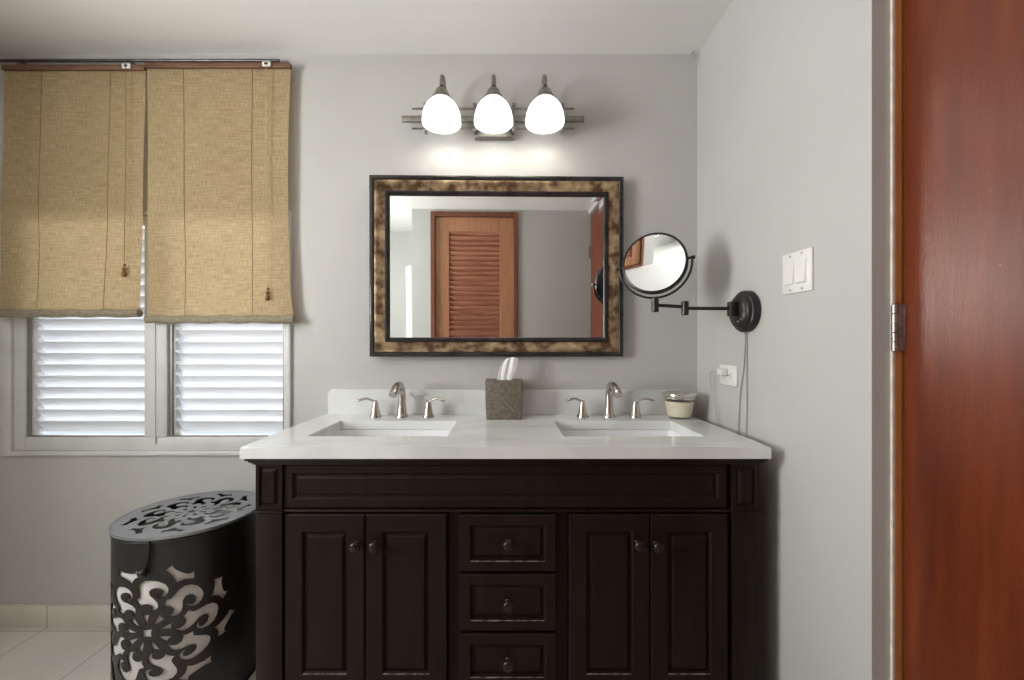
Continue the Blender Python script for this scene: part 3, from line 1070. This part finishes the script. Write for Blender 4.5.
link('back_plate', boxes((-0.085, 0.085, 0.0, 0.012, -0.085, 0.085), bev=0.003), 'dark_slot', sw2)
link('cover', boxes((-0.07, 0.07, 0.0118, 0.03, -0.07, 0.07), bev=0.004), 'plastic', sw2)
link('grille', boxes((-0.03, 0.03, 0.0295, 0.032, -0.03, 0.02), bev=0.001), 'dark_slot', sw2)

# towel on the alcove wall, seen in the mirror
tw = thing('towel', 'long white folded towel hanging in the alcove seen in the mirror', 'towel', (-0.807, -2.36, 1.95))
bm = bmesh.new()
rows = []
for j in range(25):
    v = j / 24
    z = 0.0 - v * 1.15
    wd = 0.060 + 0.012 * sin(v * 3.0)
    row = []
    for x, y in rounded(wd, 0.13, 0.024, 4):
        row.append(bm.verts.new((x - 0.062 + 0.01 * sin(v * pi), y + 0.006 * sin(v * 9), z + 0.01 * sin(x * 60))))
    rows.append(row)
n = len(rows[0])
for a, b in zip(rows, rows[1:]):
    for k in range(n):
        bm.faces.new((a[k], a[(k + 1) % n], b[(k + 1) % n], b[k]))
bm.faces.new(rows[0][::-1]); bm.faces.new(rows[-1])
link('cloth', bm, 'towel', tw, smooth=60)
bm = boxes((-0.034, 0.0, -0.01, 0.01, -0.03, -0.005), bev=0.003)
link('hook', bm, 'nickel', tw)

# ------------------------------------------------------------------ woven blinds


def blind(x0, x1, ztop, zbot, label, cords, cord_x, tassel_z, seams, sway, warp):
    W_ = x1 - x0
    t = thing('woven_blind', label, 'blind', ((x0 + x1) / 2, -0.034, ztop), group='woven jute roll-up blinds')
    h = ztop - zbot
    bm = bmesh.new()
    box(bm, -W_ / 2 - 0.002, W_ / 2 + 0.002, -0.012, 0.010, 0.0, 0.022, bev=0.003)
    link('head_rail', bm, 'brown_wood', t, smooth=40)
    # cloth
    def off(u, v):       # u -0.5..0.5, v 0 at top 1 at bottom
        x = u * W_ + sway * v + (warp(u, v) if warp else 0)
        y = 0.0035 * sin(u * 7 + v * 3) * v + 0.004 * sin(v * 11 + u * 2) * v
        return x, y
    bm = bmesh.new()
    nu, nv = 30, 50
    G = []
    for j in range(nv + 1):
        v = j / nv
        G.append([bm.verts.new((off(i / nu - 0.5, v)[0], off(i / nu - 0.5, v)[1], -v * (h - 0.015))) for i in range(nu + 1)])
    for j in range(nv):
        for i in range(nu):
            bm.faces.new((G[j][i], G[j][i + 1], G[j + 1][i + 1], G[j + 1][i]))
    c = link('cloth', bm, 'weave', t, smooth=60)
    # stitched cords running down the face
    for s in seams:
        bm = bmesh.new()
        u = s
        P = [(off(u, v / 24)[0], off(u, v / 24)[1] - 0.0012, -(h - 0.02) * v / 24 - 0.002) for v in range(25)]
        tube(bm, P, 0.0011, 6)
        link('stitch_cord', bm, 'twine', c)
    # rolled hem
    bm = bmesh.new()
    P = []
    for i in range(nu + 1):
        x, y = off(i / nu - 0.5, 1)
        P.append((x, y - 0.004 + 0.002 * sin(i * 0.5), -h + 0.015 + 0.0018 * sin(i * 0.9)))
    tube(bm, P, 0.0165, 16, flat=1.0)
    link('rolled_hem', bm, 'weave_roll', t, smooth=50)
    # pulley, pull cord and turned wooden tassel
    bm = boxes((cord_x - 0.018, cord_x + 0.018, -0.020, -0.0125, 0.000, 0.020), bev=0.003)
    pl = link('pulley', bm, 'plastic', t, smooth=40)
    bm = boxes((cord_x - 0.008, cord_x + 0.006, -0.0212, -0.0195, 0.006, 0.015), bev=0.001)
    link('pulley_slot', bm, 'dark_slot', pl)
    bm = bmesh.new()
    tube(bm, [(cord_x, -0.020, 0.004), (cord_x - 0.002, -0.018, -0.4), (cord_x + sway * 0.5, -0.016, tassel_z - ztop + 0.018)], 0.0014, 6)
    pc = link('pull_cord', bm, cords, t)
    bm = bmesh.new()
    xx, zz = cord_x + sway * 0.5, tassel_z - ztop
    lathe(bm, [(0.003, 0.020), (0.0075, 0.016), (0.008, 0.009), (0.005, 0.004), (0.0075, -0.001), (0.010, -0.010), (0.0085, -0.017), (0.004, -0.021)], 16, (xx, -0.016, zz))
    lathe(bm, [(0.002, 0.034), (0.005, 0.031), (0.0055, 0.026), (0.003, 0.022)], 12, (xx + 0.003, -0.017, zz))
    link('tassel', bm, 'tassel', pc, smooth=50)
    return t


blind(-2.114, -1.518, 2.364, 1.326, 'woven tan blind farther from the mirror, covering the window upper half', 'twine', 0.232, 1.515,
      (-0.235, 0.25), -0.022, None)
blind(-1.514, -0.907, 2.373, 1.301, 'woven tan blind next to the framed mirror, hanging slightly lower', 'twine_light', 0.212, 1.415,
      (-0.245, 0.235), 0.006, lambda u, v: (0.012 * max(0, v - 0.9) * 10 * (u > 0.3) * (u - 0.3) * 5 - 0.013 * v * (1 - v) * 4 * (u > 0) * u * 2) + 0.004 * v * (1 - v) * 4 * (u < 0) * (-u) * 2)

# dark rod with eye hooks above the blinds
rod = thing('curtain_rod', 'thin dark rod with small eye hooks along the ceiling above blinds', 'curtain rod', (-1.55, -0.024, 2.416))
bm = bmesh.new()
tube(bm, [(-0.61, 0, 0), (0.59, 0, 0)], 0.0065, 10)
link('rod', bm, 'rod_metal', rod, smooth=60)
for x in (-0.515, -0.045, 0.085, 0.56):
    bm = bmesh.new()
    tube(bm, [(x, 0.008 * cos(a * pi / 8), -0.010 + 0.010 * sin(a * pi / 8)) for a in range(16)], 0.0022, 8, closed=True)
    tube(bm, [(x, 0.0, 0.0), (x, 0.0235, 0.0)], 0.003, 8)
    link('eye_hook', bm, 'rod_metal', rod, smooth=60)

# tiny hook in the corner by the ceiling
bm = bmesh.new()
tube(bm, spline([(0, 0.012, 0.012), (0, -0.006, 0.010), (0.001, -0.012, -0.004), (0, -0.010, -0.028), (-0.002, -0.006, -0.034)], 5), 0.0028, 8)
tag(link('ceiling_hook', bm, 'cord', None, 60, (0.800, -0.012, 2.449)), 'tiny bent hook in the wall corner just under the ceiling', 'hook')

# ------------------------------------------------------------------ hamper with scrollwork cut-outs
HR, HH = 0.2146, 0.592
HX, HY = -1.147, -0.259
hm = thing('laundry_hamper', 'round black metal hamper with scrollwork cutouts beside the vanity', 'hamper', (HX, HY, 0))


def stroke(pts, n=6):
    """Outline of a curved stroke from (x, y, half width) points."""
    P = spline(pts, n)
    L, Rr = [], []
    for i, p in enumerate(P):
        a, b = P[max(i - 1, 0)], P[min(i + 1, len(P) - 1)]
        tx, ty = b[0] - a[0], b[1] - a[1]
        l = math.hypot(tx, ty) or 1
        nx, ny = -ty / l, tx / l
        L.append((p[0] + nx * p[2], p[1] + ny * p[2]))
        Rr.append((p[0] - nx * p[2], p[1] - ny * p[2]))
    return L + Rr[::-1]


COMMA = [(265, 445), (310, 425), (345, 390), (390, 420), (450, 412), (530, 398), (590, 405), (635, 440), (650, 490), (635, 550), (600, 600), (540, 630), (470, 635), (425, 610), (418, 575),
         (435, 545), (440, 585), (460, 600), (500, 598), (535, 570), (545, 530), (525, 500), (490, 490), (440, 505), (390, 545), (340, 575), (280, 585), (225, 560), (205, 530), (240, 545), (280, 540), (310, 520), (320, 490), (305, 460), (285, 448)]
KITE = [(645, 135), (700, 146), (755, 145), (735, 190), (735, 240), (745, 290), (760, 330), (815, 345), (740, 405), (690, 345), (640, 325), (590, 315), (625, 285), (640, 250), (655, 190)]


def local(pts):
    """Bring a scroll outline to unit size with its middle on the +x axis."""
    q = [((x + 147) / 983, (544 - y) / 702) for x, y in pts]
    a = math.atan2(sum(p[1] for p in q), sum(p[0] for p in q))
    return [(x * cos(a) + y * sin(a), -x * sin(a) + y * cos(a)) for x, y in q]


def grown(pts, k):
    cx, cy = sum(p[0] for p in pts) / len(pts), sum(p[1] for p in pts) / len(pts)
    return [(cx + (x - cx) * k, cy + (y - cy) * k) for x, y in pts]


COMMA, KITE = grown(local(COMMA), 1.13), grown(local(KITE), 1.05)
PETAL = [(0.125, 0.0), (0.22, 0.022), (0.345, 0.040), (0.305, 0.018), (0.290, -0.010), (0.300, -0.048), (0.20, -0.022)]


def medallion(n=9, turn=0.07):
    out = [[(0.09 * (1.0 if k % 2 == 0 else 0.60) * cos(k * pi / 4 + 0.75), 0.09 * (1.0 if k % 2 == 0 else 0.60) * sin(k * pi / 4 + 0.75)) for k in range(8)]]

    def rot(pts, a):
        return [(x * cos(a) - y * sin(a), x * sin(a) + y * cos(a)) for x, y in pts]
    for k in range(n):
        a = turn + 2 * pi * k / n
        out.append(rot(COMMA, a))
        out.append(rot(PETAL, a + 0.16))
        out.append(rot(KITE, a + pi / n + 0.05))
    return out


def inside(p, poly):
    x, y = p
    c = False
    j = len(poly) - 1
    for i in range(len(poly)):
        xi, yi = poly[i]; xj, yj = poly[j]
        if (yi > y) != (yj > y) and x < (xj - xi) * (y - yi) / (yj - yi) + xi:
            c = not c
        j = i
    return c


def pierced(border, grid, holes):
    """Triangulated flat sheet with holes: border polygon, loose grid points, hole polygons."""
    vs, es = [], []
    def loop(pts):
        s = len(vs)
        vs.extend(Vector(p) for p in pts)
        es.extend((s + i, s + (i + 1) % len(pts)) for i in range(len(pts)))
    loop(border)
    for h in holes:
        loop(h)
    bbs = [(min(p[0] for p in h), max(p[0] for p in h), min(p[1] for p in h), max(p[1] for p in h)) for h in holes]
    for g in grid:
        vs.append(Vector(g))
    ov, oe, of, *_ = delaunay_2d_cdt(vs, es, [], 0, 1e-6)
    keep = []
    for f in of:
        c = ((ov[f[0]].x + ov[f[1]].x + ov[f[2]].x) / 3, (ov[f[0]].y + ov[f[1]].y + ov[f[2]].y) / 3)
        if not inside(c, border):
            continue
        if any(bb[0] < c[0] < bb[1] and bb[2] < c[1] < bb[3] and inside(c, h) for bb, h in zip(bbs, holes)):
            continue
        keep.append(f)
    return ov, keep


MR = 0.196
zc = 0.305
front_ang = math.atan2(-1.739 - HY, 0 - HX) - R(32)      # centre of the medallion turned a little towards the window
L = 2 * pi * HR
hol = []
for centre in (0.0, L / 2):
    for h in medallion():
        hol.append([(centre + x * MR * 1.16, zc + y * MR) for x, y in h])
lo = -L / 4
shift = lambda p: p
bord = []
nb = 72
for i in range(nb + 1):
    bord.append((lo + L * i / nb, 0.0))
for i in range(nb + 1):
    bord.append((lo + L - L * i / nb, HH))
grid = []
for i in range(1, nb):
    for j in range(1, 24):
        grid.append((lo + L * i / nb, HH * j / 24))
ov, fs = pierced(bord, grid, hol)


def sheet(ov, fs, outer, inner):
    """Thin pierced sheet: outer skin, inner skin and the cut edges, each with vertices of its own."""
    bm = bmesh.new()
    for fn, flip in ((outer, False), (inner, True)):
        vs = {}
        for f in fs:
            q = []
            for i in f:
                if i not in vs:
                    vs[i] = bm.verts.new(fn(ov[i]))
                q.append(vs[i])
            bm.faces.new(q[::-1] if flip else q)
    edges = {}
    for f in fs:
        for i in range(3):
            a, b = f[i], f[(i + 1) % 3]
            k = (min(a, b), max(a, b))
            edges[k] = None if k in edges else (a, b)
    for e in edges.values():
        if e:
            a, b = e
            bm.faces.new([bm.verts.new(c) for c in (outer(ov[b]), outer(ov[a]), inner(ov[a]), inner(ov[b]))])
    return bm


def wrap(rad):
    def fn(p):
        a = front_ang + p.x / HR
        return (rad * cos(a), rad * sin(a), p.y)
    return fn


def link_raw(name, bm, mat, parent, loc=(0, 0, 0)):
    me = bpy.data.meshes.new(name)
    bm.to_mesh(me)
    bm.free()
    me.materials.append(M[mat])
    for p in me.polygons:
        p.use_smooth = True
    me.set_sharp_from_angle(angle=R(60))
    o = bpy.data.objects.new(name, me)
    COL.objects.link(o)
    o.parent = parent
    o.location = loc
    return o


link_raw('body', sheet(ov, fs, wrap(HR), wrap(HR - 0.0022)), 'black_metal', hm)
bm = bmesh.new()
lathe(bm, [(HR - 0.006, 0.004), (HR - 0.006, HH - 0.05), (HR - 0.009, HH - 0.05), (HR - 0.009, 0.01)], 64, cap0=True, cap1=True)
link('cloth_liner', bm, 'liner', hm, smooth=50)
bm = bmesh.new()
tube(bm, [((HR + 0.0005) * cos(2 * pi * k / 72), (HR + 0.0005) * sin(2 * pi * k / 72), HH - 0.003) for k in range(72)], 0.0028, 8, closed=True)
link('top_rim', bm, 'black_metal', hm, smooth=60)
bm = bmesh.new()
tube(bm, [((HR + 0.0005) * cos(2 * pi * k / 72), (HR + 0.0005) * sin(2 * pi * k / 72), 0.004) for k in range(72)], 0.004, 8, closed=True)
link('base_rim', bm, 'black_metal', hm, smooth=60)
# lid
LR = HR + 0.004
hol = [[(x * 0.178, y * 0.178) for x, y in h] for h in medallion(9, 0.5)]
bord = [(LR * cos(2 * pi * k / 80), LR * sin(2 * pi * k / 80)) for k in range(80)]
grid = []
for i in range(-9, 10):
    for j in range(-9, 10):
        p = (i * 0.022, j * 0.022)
        if math.hypot(*p) < LR - 0.008:
            grid.append(p)
ov, fs = pierced(bord, grid, hol)
lid = link_raw('lid', sheet(ov, fs, lambda p: (p.x, p.y, 0.0015), lambda p: (p.x, p.y, -0.0015)), 'lid_metal', hm, (0, 0, HH + 0.007))
lid.rotation_euler = (R(-1.2), 0, 0)
bm = bmesh.new()
lathe(bm, [(LR - 0.003, -0.006), (LR + 0.001, -0.006), (LR + 0.0015, 0.002), (LR - 0.001, 0.0035), (LR - 0.006, 0.002)], 80, cap0=False, cap1=False)
link('lid_rim', bm, 'lid_metal', lid, smooth=40)
# latch: strap over the rim, ring and ball
ca = front_ang + R(1)
rad = Vector((cos(ca), sin(ca), 0)); tan = Vector((-sin(ca), cos(ca), 0))
bm = bmesh.new()
P = spline([tuple(rad * (HR + 0.004) + tan * 0.006 + Vector((0, 0, HH + 0.004))), tuple(rad * (HR + 0.009) + tan * 0.010 + Vector((0, 0, HH - 0.03))),
            tuple(rad * (HR + 0.009) + tan * 0.004 + Vector((0, 0, HH - 0.062))), tuple(rad * (HR + 0.010) - tan * 0.006 + Vector((0, 0, HH - 0.086)))], 6)
tube(bm, P, 0.0042, 8)
lt = link('latch', bm, 'dark_bronze', hm, smooth=60)
bm = bmesh.new()
q = Matrix.Rotation(ca, 3, 'Z') @ Matrix.Rotation(R(90), 3, 'Y')
lathe(bm, [(0.006, -0.004), (0.013, 0.0), (0.0145, 0.005), (0.012, 0.012), (0.007, 0.016), (0.002, 0.0175)], 20, rad * (HR + 0.006) - tan * 0.007 + Vector((0, 0, HH - 0.092)), q)
link('latch_knob', bm, 'dark_bronze', lt, smooth=60)
